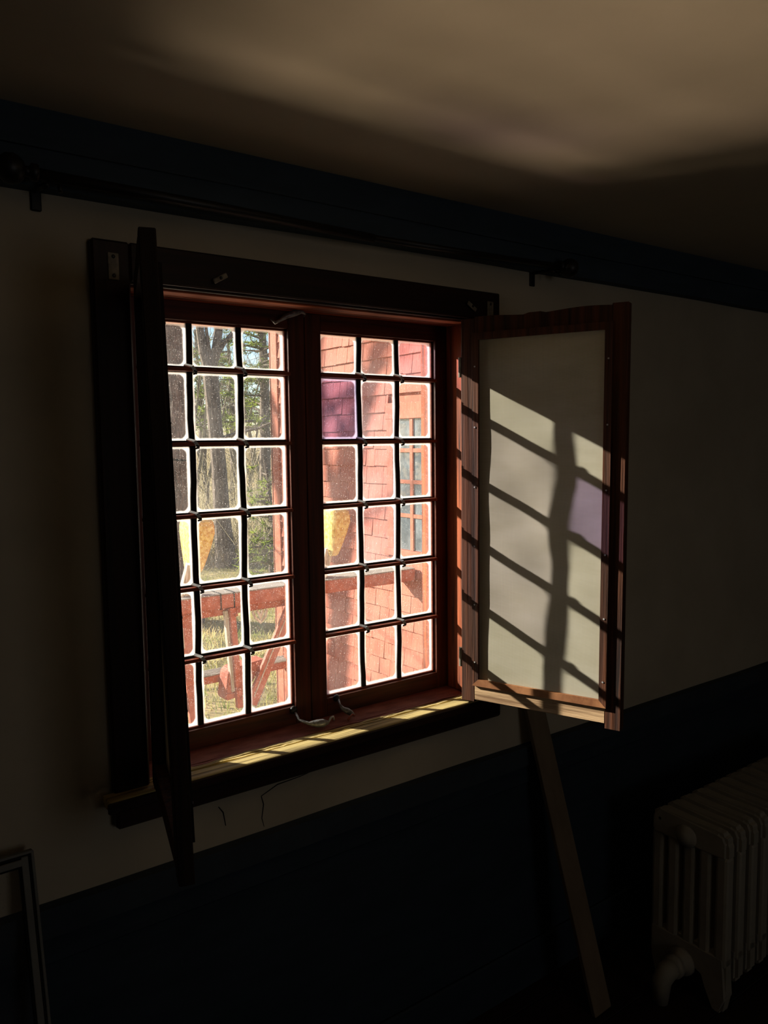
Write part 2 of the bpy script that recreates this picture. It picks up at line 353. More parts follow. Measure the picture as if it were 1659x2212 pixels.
# sill: painted slope, broken layers, stool nose
MB().hexa([(OX0, .026, .85), (OX1, .026, .85), (OX1, WT+.03, .85), (OX0, WT+.03, .85), (OX0, .026, .884), (OX1, .026, .884), (OX1, .088, .8885), (OX0, .088, .8885)], .0008).build('sill_board', 'sill', win)
MB().box(OX0, OX1, .088, WT+.03, .85, .8875).build('outer_sill', 'sill', win)
def splinter(y0, y1, z0, z1, m, seed, x0=OX0, x1=-.06, n=70, amp=.004, name='sill_layer'):
    r = random.Random(seed); b = MB(); vs = []; a0 = a1 = 0; dz = 0
    for i in range(n+1):
        x = x0+(x1-x0)*i/n
        a0 = .75*a0+r.uniform(-amp, amp)*.8; a1 = .75*a1+r.uniform(-amp, amp)*.8; dz = .8*dz+r.uniform(-.0008, .0008)
        vs.append([b.bm.verts.new(q) for q in ((x, y0+a0, z0), (x, y1+a1, z0), (x, y1+a1, z1+dz), (x, y0+a0, z1+dz))])
    for a, c in zip(vs, vs[1:]):
        for k in range(4): b.bm.faces.new([a[k], a[(k+1) % 4], c[(k+1) % 4], c[k]])
    b.bm.faces.new(vs[0][::-1]); b.bm.faces.new(vs[-1])
    b.build(name, m, win)
MB().box(OX0, OX1, -.012, .030, .84, .862).build('sill_bed', 'darkedge', win)
splinter(.018, .0245, .86, .8845, 'sill', 1, amp=.002)
splinter(.004, .0135, .86, .885, 'sillraw', 2, amp=.0022)
splinter(-.004, .001, .86, .886, 'sillraw', 4, amp=.0015)
MB().box(-1.04, .0, -.050, -.010, .866, .887, .004, 2).build('stool', 'sillraw', win)
MB().box(-1.042, .002, -.0525, -.046, .862, .884, .003).build('stool_nosing', 'casing_x', win)
MB().box(CL, CR, -.03, 0, .817, .866, .006).build('apron', 'casing_x', win)
# pale strike plates and turn buttons on the casing
for x, z in ((-.982, 1.868), (-.036, 1.868)):
    b = MB().box(x-.010, x+.010, -.025, -.022, z-.024, z+.024, .001); p = b.build('strike_plate', 'plate', win)
    for dz in (-.017, .017): MB().lathe((x, -.0255, z+dz), (0, -1, 0), [(0, .0035), (.001, .002)], 10).build('screw', 'iron', p)
for x, z, a in ((-.775, 1.868, .5), (-.105, 1.873, -.5)):
    c, s_ = math.cos(a), math.sin(a)
    p = MB().bar((x-.017*c, -.032, z-.017*s_), (x+.017*c, -.029, z+.017*s_), .004, .010, bev=.0015).build('turn_button', 'plate', win)
    MB().lathe((x, -.034, z), (0, -1, 0), [(0, .0035), (.002, .002)], 10).build('screw', 'iron', p)

# sashes
ZB = [1.80024, 1.70126, 1.54624, 1.39341, 1.23777, 1.08435, .93063]
SY0, SY1, GY = .088, .123, .106
BW = .0065
pane_me = {}
def pane_src(key, m, hz):
    b = MB(); b.box(-.0597, .0597, -.0012, .0012, -hz, hz)
    bm = b.bm; me = bpy.data.meshes.new(key); bm.to_mesh(me); bm.free(); me.materials.append(M[m]); pane_me[key] = me; return me
for key, m, hz in (('pane', 'glass', .079), ('pane_short', 'glass_s', .0525), ('pane_lilac', 'glass_lilac', .079), ('pane_purple', 'glass_purple', .079), ('pane_pink', 'glass_pink', .0525)):
    pane_src(key, m, hz)
def sash(x0, gx0, gx1, x1, side):
    ob = MB(); z0, z1 = .8885, 1.8385
    ob.box(x0, gx0, SY0, SY1, z0, z1, .0015); ob.box(gx1, x1, SY0, SY1, z0, z1, .0015)
    s = ob.build('casement_sash', 'sash_z', win)
    MB().box(gx0, gx1, SY0+.0005, SY1, ZB[0], z1, .001).build('sash_rail', 'sash_x', s)
    MB().box(gx0, gx1, SY0+.0005, SY1, z0, ZB[6], .001).build('sash_rail', 'sash_x', s)
    gw = gx1-gx0; xs = [gx0+gw*.335, gx0+gw*.668]
    # glazing beads round the opening
    for (a, c_, d, e) in ((gx0, gx0+.0045, ZB[6], ZB[0]), (gx1-.0045, gx1, ZB[6], ZB[0])):
        MB().box(a, c_, GY-.006, SY1, d, e).build('glazing_bead', 'bar', s)
    for (d, e) in ((ZB[6], ZB[6]+.004), (ZB[0]-.004, ZB[0])):
        MB().box(gx0, gx1, GY-.006, SY1, d, e).build('glazing_bead', 'bar', s)
    r = random.Random(5 if side == 'L' else 6)
    for x in xs:
        n = 26; b = MB(); P = []
        for i in range(n+1):
            P.append((x+r.uniform(-.0009, .0009)+.0012*math.sin(i*.7+x*30), GY, ZB[0]+(ZB[6]-ZB[0])*i/n))
        vs = [[b.bm.verts.new((p[0]+sx, p[1]+sy, p[2])) for sx, sy in ((-BW, -.004), (BW, -.004), (BW, .004), (-BW, .004))] for p in P]
        for a, c_ in zip(vs, vs[1:]):
            for k in range(4): b.bm.faces.new([a[k], a[(k+1) % 4], c_[(k+1) % 4], c_[k]])
        b.bm.faces.new(vs[0][::-1]); b.bm.faces.new(vs[-1]); b.build('lead_came', 'lead', s)
    for z in ZB[1:6]:
        MB().box(gx0, gx1, GY-.004, GY+.004, z-.0065, z+.0065).build('lead_came', 'lead', s)
        MB().bar((gx0-.002, GY-.0125, z-.001+r.uniform(-.001, .001)), (gx1+.002, GY-.0125, z-.001+r.uniform(-.001, .001)), .017, .0075, bev=.001).build('saddle_bar', 'bar', s)
        for x in xs:   # lead ties knotted round the bars
            b = MB(); y = GY-.021
            b.bar((x-.012, y+.014, z+.009), (x-.001, y-.001, z+.0045), .003, .007, up=(1, 0, .3))
            b.bar((x-.002, y-.001, z+.005), (x+.006, y-.001, z-.006), .003, .007, up=(1, 0, .5))
            b.build('lead_tie', 'tie', s)
            MB().tube([(x+.001, y-.001, z-.004), (x+.007, y-.002, z-.006), (x+.009, y+.002, z-.009), (x+.002, y+.004, z-.0105)], .0022, 6).build('lead_tie', 'lead', s)
    ce = [gx0]+xs+[gx1]
    for j in range(6):
        for i in range(3):
            key = 'pane' if j else 'pane_short'; lab = None
            if side == 'R':
                if (i, j) == (2, 0): key = 'pane_pink'; lab = 'pink glass pane'
                elif (i, j) == (0, 1): key = 'pane_purple'; lab = 'purple glass pane'
                elif i == 1 and j in (1, 2, 3): key = 'pane_lilac'
            o = bpy.data.objects.new('pane', pane_me[key]); COL.objects.link(o); o.parent = s
            o.location = Vector(((ce[i]+ce[i+1])/2, GY, (ZB[j]+ZB[j+1])/2))-wloc(s)
            o.scale = ((ce[i+1]-ce[i])/.1194, 1, (ZB[j]-ZB[j+1])/(.105 if j == 0 else .158))
            if lab: o['label'] = lab
    return s
sR = sash(-.5130, -.4700, -.1228, -.081, 'R')
sL = sash(-.9540, -.9047, -.5562, -.5148, 'L')
MB().box(-.5155, -.5120, SY0+.004, SY1+.01, .889, 1.837).build('meeting_strip', 'darkedge', win)

# hammered sash catches
def QQ(p): return (CAM.x+(p[0]-CAM.x)*.9696, p[1]-.049, 1.55+(p[2]-1.55)*.9696)
def catch(name, pts, rad, s, m='hammered'):
    pts = [QQ(p) for p in pts]
    return MB().tube(pts, rad, 8).build(name, m, s, smooth=True)
c = catch('sash_handle', [(-.578, .128, 1.826), (-.572, .118, 1.816), (-.560, .116, 1.822), (-.545, .114, 1.832), (-.525, .112, 1.840), (-.505, .112, 1.845), (-.495, .116, 1.842), (-.492, .125, 1.836)], [.002, .004, .0035, .006, .0075, .004, .0035, .002], sL)
c = catch('sash_handle', [(-.536, .128, .900), (-.540, .105, .889), (-.523, .09, .881), (-.505, .082, .879), (-.490, .078, .878), (-.476, .077, .877)], [.003, .0035, .004, .009, .0095, .004], sL)
catch('handle_hook', [(-.476, .077, .877), (-.468, .077, .888), (-.460, .08, .887), (-.455, .085, .876)], .0025, sL, 'tie')
MB().lathe(QQ((-.536, .137, .904)), (0, -1, 0), [(0, .010), (.004, .009), (.008, .004)], 12).build('handle_boss', 'iron', sL, True)
catch('sash_handle', [(-.412, .128, .906), (-.418, .112, .898), (-.415, .105, .890), (-.408, .098, .885), (-.401, .09, .880), (-.398, .08, .876)], [.003, .003, .005, .0075, .007, .003], sR)
catch('handle_hook', [(-.398, .08, .876), (-.408, .075, .882), (-.418, .072, .878), (-.424, .07, .873)], .0025, sR, 'bar')
MB().lathe(QQ((-.412, .137, .908)), (0, -1, 0), [(0, .009), (.004, .008), (.008, .004)], 12).build('handle_boss', 'iron', sR, True)

# ------------------------------------------------------------------ insect screens, hinged at the casing
def screen(hx, hy, sgn, z0, z1, W, aT, aB, label, name='window_screen', mz='screen_z', mh='screen_h', mb='bead'):
    """closed, the screen lies along -sgn*x; it is swung into the room. u runs from hinge to free edge,
       n is out of the face that would look outdoors."""
    t = thing(name, (hx, hy, z0), label, 'screen', None)
    T = .024
    def P(u, n, z):
        f = (z-z0)/(z1-z0); a = math.radians(aB+(aT-aB)*f)
        d = Vector((math.cos(a), -math.sin(a), 0)); nn = Vector((-math.sin(a), -math.cos(a), 0))*sgn
        q = Vector((hx, hy, 0))+d*u+nn*n; q.z = z; return q
    def blk(name, u0, u1, n0, n1, za, zb, m, nz=1, bev=.0015, lab=None, jit=0):
        b = MB(); r = random.Random(int(u0*1e4+za*100)); rings = []
        for i in range(nz+1):
            z = za+(zb-za)*i/nz; j = r.uniform(-jit, jit)
            rings.append([b.bm.verts.new(P(u, n, z)) for u, n in ((u0, n0), (u1+j, n0), (u1+j, n1), (u0, n1))])
        fs = []
        for a, c in zip(rings, rings[1:]):
            for k in range(4): fs.append(b.bm.faces.new([a[k], a[(k+1) % 4], c[(k+1) % 4], c[k]]))
        fs.append(b.bm.faces.new(rings[0][::-1])); fs.append(b.bm.faces.new(rings[-1]))
        if bev and nz == 1: bmesh.ops.bevel(b.bm, geom=list({e for f in fs for e in f.edges}), offset=bev, segments=1, affect='EDGES')
        o = b.build(name, m, t)
        if lab: o['label'] = lab
        return o
    sw = .036; rb = .048; rt = .040
    blk('stile', 0, sw, 0, T, z0, z1, mz)
    blk('stile', W-sw, W, 0, T, z0-.006, z1+.004, mz, 1)
    blk('rail', sw, W-sw, 0, T, z0+.006, z0+rb, mh)
    # worn wavy top rail
    b = MB(); rings = []
    for i in range(25):
        u = sw+(W-2*sw)*i/24; zt = z1+.003*math.sin(i*.35+1)+(.004 if 9 < i < 13 else 0)
        rings.append([b.bm.verts.new(P(u, n, z)) for n, z in ((0, z1-rt), (T, z1-rt), (T, zt), (0, zt))])
    for a, c in zip(rings, rings[1:]):
        for k in range(4): b.bm.faces.new([a[k], a[(k+1) % 4], c[(k+1) % 4], c[k]])
    b.bm.faces.new(rings[0][::-1]); b.bm.faces.new(rings[-1]); b.build('rail', mz, t)
    # beads holding the mesh, proud of the outdoor face
    bd = .017; i0, i1 = sw-.004, W-sw+.004; j0, j1 = z0+rb-.004, z1-rt+.004
    n0, n1 = T, T+.007
    def bead(pts, m):
        b = MB(); vs = [b.bm.verts.new(P(u, n, z)) for n in (n0, n1) for u, z in pts]
        k = len(pts); b.bm.faces.new(vs[:k][::-1]); b.bm.faces.new(vs[k:])
        for q in range(k): b.bm.faces.new([vs[q], vs[(q+1) % k], vs[k+(q+1) % k], vs[k+q]])
        b.build('bead', m, t)
    a_, b_, c_, d_ = i0+bd, i1-bd, j0+bd, j1-bd
    bead([(i0, j0), (i1, j0), (b_, c_), (a_, c_)], mb); bead([(i0, j1), (a_, d_), (b_, d_), (i1, j1)], mz)
    bead([(i0, j0), (a_, c_), (a_, d_), (i0, j1)], mz); bead([(i1, j0), (i1, j1), (b_, d_), (b_, c_)], mz)
    # mesh, a little slack
    nu, nz = 14, 28; V = []; F = []
    r = random.Random(3)
    for j in range(nz+1):
        for i in range(nu+1):
            u = i0+(i1-i0)*i/nu; z = j0+(j1-j0)*j/nz
            s = math.sin(math.pi*i/nu)*math.sin(math.pi*j/nz)
            V.append(P(u, T-.001+s*(.0015*math.sin(u*40+z*17)+.0012*math.sin(u*23-z*31)-.002), z))
    for j in range(nz):
        for i in range(nu):
            a = j*(nu+1)+i; F.append((a, a+1, a+nu+2, a+nu+1))
    o = pyobj('mesh_panel', [tuple(v) for v in V], F, 'mesh', t)
    for p in o.data.polygons: p.use_smooth = True
    # nails in the beads
    for z in [j0+.06+.145*k for k in range(6)]:
        for u in (i0+.008, i1-.008):
            q = P(u, n1, z); q2 = P(u, n1+.0012, z)
            MB().tube([q, q2], .0022, 6).build('nail_head', 'tie', t)
    for z in (z0+.11, z1-.115):
        q = P(.004, 0, z)
        h = MB().tube([P(-.004, T*.9, z-.024), P(-.004, T*.9, z+.024)], .004, 8).build('hinge', 'plate', t)
        MB().hexa([P(-.006, T*.9, z-.024), P(.0, T*.9, z-.024), P(.0, T, z-.024), P(-.006, T, z-.024), P(-.006, T*.9, z+.024), P(.0, T*.9, z+.024), P(.0, T, z+.024), P(-.006, T, z+.024)]).build('hinge_leaf', 'plate', h)
    return t
screen(-.124, -.026, 1, .893, 1.838, .402, 68, 70, 'right-hand wooden insect screen swung open with window shadow falling on its mesh')
screen(-.948, -.028, -1, .893, 1.842, .388, 108.7, 105.3, 'left-hand insect screen seen almost edge-on in front of the window, black in shade', mz='screen_shaded', mh='screen_z', mb='screen_shaded')

# ------------------------------------------------------------------ curtain rod
rod = thing('curtain_rod', (-.47, -.08, 1.985), 'black curtain rod with ball finials below the blue ceiling beam', 'curtain rod')
MB().tube([(-1.13, -.08, 1.990), (-.80, -.08, 1.987), (-.44, -.08, 1.980)], .0095, 12).build('rod', 'iron', rod, True)
MB().tube([(-.46, -.08, 1.980), (-.15, -.08, 1.985), (.165, -.08, 1.991)], .0072, 12).build('rod', 'iron', rod, True)
for x, d in ((-1.13, -1), (.165, 1)):
    MB().lathe((x, -.08, 1.991), (d, 0, 0), [(-.012, .009), (-.010, .014), (.0, .014), (.002, .009), (.010, .008), (.012, .015), (.018, .021), (.028, .0245), (.040, .023), (.048, .016), (.053, .008), (.058, .004)], 18).build('finial', 'iron', rod, True)
for x in (-1.105, .138):
    p = MB().box(x-.009, x+.009, -.006, 0, 1.950, 2.0, .002).build('wall_bracket', 'iron', rod)
    MB().tube([(x, -.004, 1.985), (x, -.045, 1.981), (x, -.08, 1.975)], .005, 8).build('bracket_arm', 'iron', p, True)
    MB().tube([(x+.02, -.08, 1.978), (x+.02, -.08, 1.966)], .004, 8).build('set_screw', 'iron', rod, True)

# ------------------------------------------------------------------ leaning board
bd = MB(); a = Vector((.118, -.022, .86)); b2 = Vector((.195, -.215, .004))
bd.bar(a, b2, .066, .014, up=(0, -1, -.2), bev=.0015)
tag(bd.build('leaning_board', 'board'), 'long narrow beige board leaning on the blue wainscot below the right screen', 'board')

# ------------------------------------------------------------------ storm frame bottom left
st = thing('storm_window', (-1.45, -.2, 0), 'grey-framed glazed panel leaning on the wall at the lower left', 'storm window')
def lean(x, z, d=0): return Vector((x+.004*(z-.83)*-1, -.035-.17*(.84-z)/.84+d, z))
def fbar(name, p, q, w, t, m, d=0):
    return MB().bar(lean(*p, d), lean(*q, d), w, t, up=(0, -1, .2), bev=.001).build(name, m, st)
XR, XL, ZT = -1.188, -1.86, .828
fbar('frame_stile', (XR, .012), (XR, ZT), .0115, .016, 'frameg'); fbar('frame_stile', (XL, .012), (XL, ZT), .0115, .016, 'frameg')
fbar('frame_rail', (XL, ZT-.009), (XR, ZT-.009), .0115, .016, 'frameg'); fbar('frame_rail', (XL, .02), (XR, .02), .018, .016, 'frameg')
fbar('gasket', (XR+.0085, .012), (XR+.0085, ZT+.001), .005, .010, 'black'); fbar('gasket', (XL, ZT), (XR+.010, ZT), .005, .010, 'black')
fbar('outer_strip', (XR+.0135, .012), (XR+.0135, ZT+.006), .005, .014, 'frameg'); fbar('outer_strip', (XL, ZT+.005), (XR+.015, ZT+.005), .005, .014, 'frameg')
fbar('gasket', (XR-.008, .03), (XR-.008, ZT-.018), .003, .012, 'black'); fbar('gasket', (XL, ZT-.0165), (XR-.007, ZT-.0165), .003, .012, 'black')
g = MB(); g.hexa([lean(XL, .03, .001), lean(XR-.009, .03, .001), lean(XR-.009, .03, .004), lean(XL, .03, .004), lean(XL, ZT-.018, .001), lean(XR-.009, ZT-.018, .001), lean(XR-.009, ZT-.018, .004), lean(XL, ZT-.018, .004)])
g.build('glass_panel', 'clear', st)

# ------------------------------------------------------------------ radiator
rad = thing('radiator', (.75, -.31, 0), 'cream cast iron column radiator standing at the lower right', 'radiator')
RX0, PIT, YB, YF, RH = .455, .0615, -.195, -.425, .505
def section(end):
    b = MB(); w = .042
    # header with rounded shoulders (profile in y-z)
    def prof(pts): b.prism([(-w/2, y, z) for y, z in pts], (w, 0, 0), .009)
    prof([(YB, .43), (YB, .485), (YB-.010, .502), (YB-.03, RH), (YF+.03, RH), (YF+.010, .500), (YF, .478), (YF, .43)])
    n = 5; tw = .036; gap = ((YB-YF)-n*tw)/(n-1)
    for i in range(n):
        y1 = YB-i*(tw+gap); b.box(-w/2+.003, w/2-.003, y1-tw, y1, .13, .44, .009, 2)
    if end:
        prof([(YB, .165), (YB, .07), (YB-.02, .0), (YB-.045, .0), (YB-.05, .055), (YB-.085, .098), (YF+.085, .105), (YF+.060, .095), (YF+.047, .06), (YF+.040, .0), (YF+.008, .0), (YF, .05), (YF, .165)])
    else:
        prof([(YB, .165), (YB, .075), (YB-.02, .06), (YF+.02, .06), (YF, .075), (YF, .165)])
    return b
sec_end = section(True).build('section', 'rad', rad); sec_end.location = (RX0-.75, .31, 0)
for v in sec_end.data.vertices: v.co += Vector((.75, -.31, 0))
sec_mid = section(False).build('section', 'rad', rad); sec_mid.location = (RX0+PIT-.75, .31, 0)
for v in sec_mid.data.vertices: v.co += Vector((.75, -.31, 0))
NS = 14
for k in range(2, NS):
    inst(sec_end if k == NS-1 else sec_mid, 'section', rad, (RX0+PIT*k-.75, .31, 0))
for z in (.465, .115):
    MB().tube([(RX0+.01, -.31, z), (RX0+PIT*(NS-1)-.01, -.31, z)], .022, 12).build('connecting_nipple', 'radrust', rad, True)
MB().lathe((RX0-.02, -.305, .458), (-1, 0, 0), [(0, .032), (.006, .030), (.009, .022), (.015, .018), (.02, .008)], 18).build('boss', 'rad', rad, True)
MB().lathe((RX0-.0205, -.222, .478), (-1, 0, 0), [(0, .005), (.0012, .004)], 8).build('vent_hole', 'black', rad)
v = MB().lathe((RX0-.018, -.300, .095), (-1, 0, 0), [(0, .040), (.012, .038), (.018, .026), (.032, .026), (.036, .032), (.05, .032), (.054, .022)], 16).build('valve', 'rad', rad, True)
MB().tube([(RX0-.06, -.300, .095), (RX0-.085, -.295, .088), (RX0-.098, -.290, .065), (RX0-.10, -.288, .003)], [.026, .028, .026, .020], 12).build('supply_pipe', 'rad', v, True)

# ------------------------------------------------------------------ outdoors: ground and added bounce slab
GZ0 = -1.1
def ground():
    n = 60; V = []; F = []
    xs = np.linspace(-40, 120, n+1); ys = np.linspace(WT+.02, 160, n+1)
    for j, y in enumerate(ys):
        for i, x in enumerate(xs): V.append((x, y, GZ0+.05*math.sin(x*.7+y*.3)*(1 if y > 8 else .0)))
    for j in range(n):
        for i in range(n):
            a = j*(n+1)+i; F.append((a, a+1, a+n+2, a+n+1))
    return pyobj('ground', V, F, 'grass')
gr = ground(); tag(gr, 'winter lawn with green and straw-coloured grass', 'ground', kind='structure')
tag(MB().box(-3, 2.1, WT+.03, 2.4, GZ0-.1, GZ0+.03, .01).build('bounce_slab', 'bounce_slab'), kind='structure', label='unseen pale slab added below the window to bounce light')  # unseen slab, added to throw sunlight up through the window
fd = pyobj('field', [(-30, 38, GZ0+.08), (110, 38, GZ0+.08), (140, 75, GZ0+.08), (-30, 75, GZ0+.08)], [(0, 1, 2, 3)], 'straw'); tag(fd, 'pale dry field beyond the thicket', 'field', kind='structure')
rg = np.random.default_rng(3)
def blades(name, n, xr, yr, h, wd, m, label, keep=None):
    x = rg.uniform(*xr, n); y = rg.uniform(*yr, n)
    if keep is not None:
        k = keep(x, y); x, y = x[k], y[k]; n = len(x)
    a = rg.uniform(0, 2*np.pi, n); hh = h*rg.uniform(.4, 1.2, n); lx = rg.normal(0, .5, n)*hh; ly = rg.normal(0, .5, n)*hh
    z = np.full(n, GZ0+.0)
    V = np.empty((n, 3, 3)); V[:, 0] = np.stack([x-np.cos(a)*wd, y-np.sin(a)*wd, z-.02], 1); V[:, 1] = np.stack([x+np.cos(a)*wd, y+np.sin(a)*wd, z-.02], 1); V[:, 2] = np.stack([x+lx, y+ly, z+hh], 1)
    me = bpy.data.meshes.new(name); me.from_pydata(V.reshape(-1, 3).tolist(), [], np.arange(n*3).reshape(-1, 3).tolist()); me.materials.append(M[m])
    o = bpy.data.objects.new(name, me); COL.objects.link(o); tag(o, label, 'grass', kind='stuff'); return o
blades('grass', 60000, (-1, 9), (2.5, 18), .09, .008, 'blades', 'short straw and green grass growing on the lawn', lambda x, y: ~((x > 2.15) & (y < 5.2)) & ~((x < 2.2) & (y < 2.5)))

# ------------------------------------------------------------------ outdoors: shingled wing
WX, WY1 = 2.2, 5.1
wing = thing('house_wing', (WX+1.5, 2.6, GZ0), 'red painted wood-shingled wing of the house with a multi-pane window', 'building')
MB().box(WX+.012, WX+3.2, .22, WY1, GZ0-.05, 4.0).build('wall_core', 'redtrim', wing)
EXP = .136
WINY0, WINY1, WINZ0, WINZ1 = 2.25, 3.34, .70, 1.80
rs = random.Random(12); cells = []
z = GZ0; row = 0
while z < 3.9:
    y = .24+rs.uniform(-.1, 0)
    while y < WY1-.10:
        wd = rs.uniform(.09, .22); y1 = min(y+wd, WY1-.10); y0 = max(y, .24)
        if y1-y0 > .02:
            inside = not (z+EXP < WINZ0 or z > WINZ1 or y1 < WINY0 or y0 > WINY1)
            if inside:
                if y0 < WINY0-.02 and y1 > WINY0: y1 = WINY0-.002
                elif y1 > WINY1+.02 and y0 < WINY1: y0 = WINY1+.002
                if not (z+EXP*.6 < WINZ0 or z > WINZ1-.03 or y1 <= WINY0 or y0 >= WINY1): y0 = y1
            if y1-y0 > .02: cells.append((y0, y1, z))
        y += wd
    z += EXP; row += 1
def shingle_geo(b, y0, y1, z, r):
    t = .016+r.uniform(-.003, .004); dz = r.uniform(-.004, .004); g = .0022
    # butt (bottom) thick and proud, tapering up under the next course
    b.hexa([(WX-t, y0+g, z+dz+r.uniform(-.002, .002)), (WX-t, y1-g, z+dz+r.uniform(-.002, .002)), (WX+.012, y1-g, z+dz), (WX+.012, y0+g, z+dz),
            (WX-.001, y0+g, z+EXP+.012), (WX-.001, y1-g, z+EXP+.012), (WX+.012, y1-g, z+EXP+.012), (WX+.012, y0+g, z+EXP+.012)])
def seen(c):
    y0, y1, z = c; ym = (y0+y1)/2
    return (2.72 < ym and -.75 < z < 2.35) and (z > (-.75 if ym > 4.2 else -.75+(4.2-ym)*.45))
vis = [c for c in cells if seen(c)]
vis.sort(key=lambda c: (c[0]+c[1])/2)
near = vis[:298]; ns = set(near)
for c_ in near:
    b = MB(); shingle_geo(b, *c_, rs); b.build('shingle', 'shingle', wing)
b = MB()
for c_ in cells:
    if c_ not in ns: shingle_geo(b, *c_, rs)
o = b.build('shingles', 'shingle', wing); o.name = 'shingle_field'; tag(o, kind='stuff')
MB().box(WX-.026, WX+.012, WY1-.11, WY1+.02, GZ0, 3.95, .003).build('corner_board', 'redtrim', wing)
MB().box(WX-.026, WX+.13, WY1, WY1+.03, GZ0, 3.95, .003).build('corner_board', 'redtrim', wing)
MB().box(WX-.30, WX+3.4, .22, WY1+.32, 4.0, 4.14, .01).build('eave', 'redtrim', wing)
# window of the wing
wf = MB(); X0, X1 = WX-.030, WX+.008
wf.box(X0, X1, WINY1-.075, WINY1, WINZ0, WINZ1, .003); wf.box(X0, X1, WINY0, WINY0+.075, WINZ0, WINZ1, .003)
wfr = wf.build('window_frame', 'redtrim', wing)
MB().box(X0-.004, X1, WINY0-.01, WINY1+.01, WINZ1-.10, WINZ1+.02, .004).build('window_head', 'redtrim', wing)
MB().box(X0-.02, X1, WINY0-.02, WINY1+.02, WINZ0-.02, WINZ0+.035, .004).build('window_sill', 'redtrim', wing)
ys = [WINY0+.075, 2.515, 2.695, 2.875, 3.055, WINY1-.075]
zs = [WINZ0+.035, .99, 1.24, 1.47, WINZ1-.10]
for i in (1, 2, 3, 4): MB().box(X0+.008, X1-.004, ys[i]-.016, ys[i]+.016, zs[0], zs[-1]).build('glazing_bar', 'redtrim', wfr)
for j in (1, 2, 3): MB().box(X0+.010, X1-.004, ys[0], ys[-1], zs[j]-.014, zs[j]+.014).build('glazing_bar', 'redtrim', wfr)
for i in range(5):
    for j in range(4): MB().box(X0+.020, X0+.026, ys[i], ys[i+1], zs[j], zs[j+1]).build('window_pane', 'darkglass', wfr)

# ------------------------------------------------------------------ outdoors: red trestle with yellow blocks
YT = 3.0
tr = thing('red_trestle', (1.1, YT+.1, GZ0), 'red painted timber trestle with grey ribbed plank and hanging chain outside the window', 'trestle')
MB().box(.02, 2.165, YT, YT+.26, .522, .608, .004).build('table_beam', 'redwood', tr)
MB().box(.02, 2.165, YT+.002, YT+.258, .6085, .615, .002).build('beam_top', 'greyplank', tr)
MB().box(.48, 1.30, YT+.05, YT+.13, .468, .520, .008).build('lower_rail', 'redwood', tr)
for x in (.625, .715): MB().box(x-.003, x+.003, YT-.004, YT+.262, .518, .619).build('strap', 'iron', tr)
MB().bar((.700, YT+.01, .52), (.735, YT+.01, -.125), .038, .035, up=(0, 1, 0), bev=.003).build('leg', 'redwood', tr)
MB().bar((.668, YT+.035, .50), (.703, YT+.035, -.02), .03, .02, up=(1, 0, 0)).build('leg_batten', 'whitepost', tr)
MB().bar((1.135, YT-.02, .53), (.80, YT-.02, -.11), .075, .03, up=(0, 1, 0), bev=.003).build('brace', 'redwood', tr)
MB().bar((1.105, YT-.037, .50), (.815, YT-.037, -.06), .006, .006, up=(0, 1, 0)).build('brace_bead', 'whitepost', tr)
p = MB().prism([(.650, YT+.03, -.05), (.660, YT+.03, -.075), (.79, YT+.03, -.055), (.93, YT+.03, .13), (.930, YT+.03, .15), (.70, YT+.03, .125), (.675, YT+.03, .10)], (0, .12, 0), .006).build('boot_plate', 'redwood', tr)
MB().box(.655, .75, YT+.02, YT+.032, -.035, -.028).build('boot_rib', 'redtrim', p)
pl = MB().box(-.2, 1.27, YT+.16, YT+.30, .015, .062, .003).build('ribbed_plank', 'redwood', tr)
for q in range(7): MB().box(-.2, 1.27, YT+.165+q*.019, YT+.175+q*.019, .062, .069).build('plank_rib', 'greyplank', pl)
MB().bar((1.115, YT-.05, .04), (1.03, YT-.05, -.26), .05, .03, up=(0, 1, 0), bev=.002).build('short_plank', 'whitepost', tr)
MB().bar((.415, YT+.08, .53), (.50, YT+.08, -.55), .08, .035, up=(0, 1, 0), bev=.003).build('leg', 'redwood', tr)
MB().bar((.385, YT+.06, .50), (.40, YT+.06, .30), .012, .012, up=(0, 1, 0)).build('leg_batten', 'whitepost', tr)
for x, z in ((.72, .475), (.73, .0), (.745, -.06), (.80, -.065), (.86, .14), (1.13, .47), (.985, .24)):
    MB().lathe((x, YT-.012, z), (0, -1, 0), [(0, .011), (.006, .010), (.009, .006)], 8).build('bolt', 'redtrim', tr)
# bracket clamp under the rail
for x0_, x1_ in ((.855, .885), (.925, .955)):
    MB().tube([(x0_, YT+.03, .47), ((x0_+.9)/2-.01, YT+.02, .43), (.905, YT+.02, .395), ((x1_+.9)/2+.01, YT+.02, .43), (x1_, YT+.03, .47)], .011, 6).build('clamp', 'whitepost', tr)
# chain links
def chain(p0, p1, sag, n):
    for i in range(n):
        t0 = i/n; t1 = (i+1.25)/n
        def pt(t): return Vector((p0[0]+(p1[0]-p0[0])*t, YT+.0, p0[1]+(p1[1]-p0[1])*t-sag*4*t*(1-t)))
        a, c = pt(t0), pt(min(t1, 1.02)); d = (c-a); ln = d.length; d.normalize(); s = Vector((0, 1, 0)) if i % 2 else Vector((0, 1, 0)).cross(d)
        pts = []
        for k in range(9):
            th = 2*math.pi*k/8; pts.append((a+c)/2+d*(ln/2*math.cos(th))+s*(.010*math.sin(th)))
        MB().tube(pts, .003, 5, cap=False).build('chain_link', 'tie', tr)
chain((.745, -.08), (.82, -.175), .005, 5); chain((.82, -.175), (.905, -.035), .01, 7)
# posts under the beam down to the ground
for x in (.12, 1.24): MB().box(x-.045, x+.045, YT+.17, YT+.25, GZ0-.02, .522, .004).build('post', 'redwood', tr)

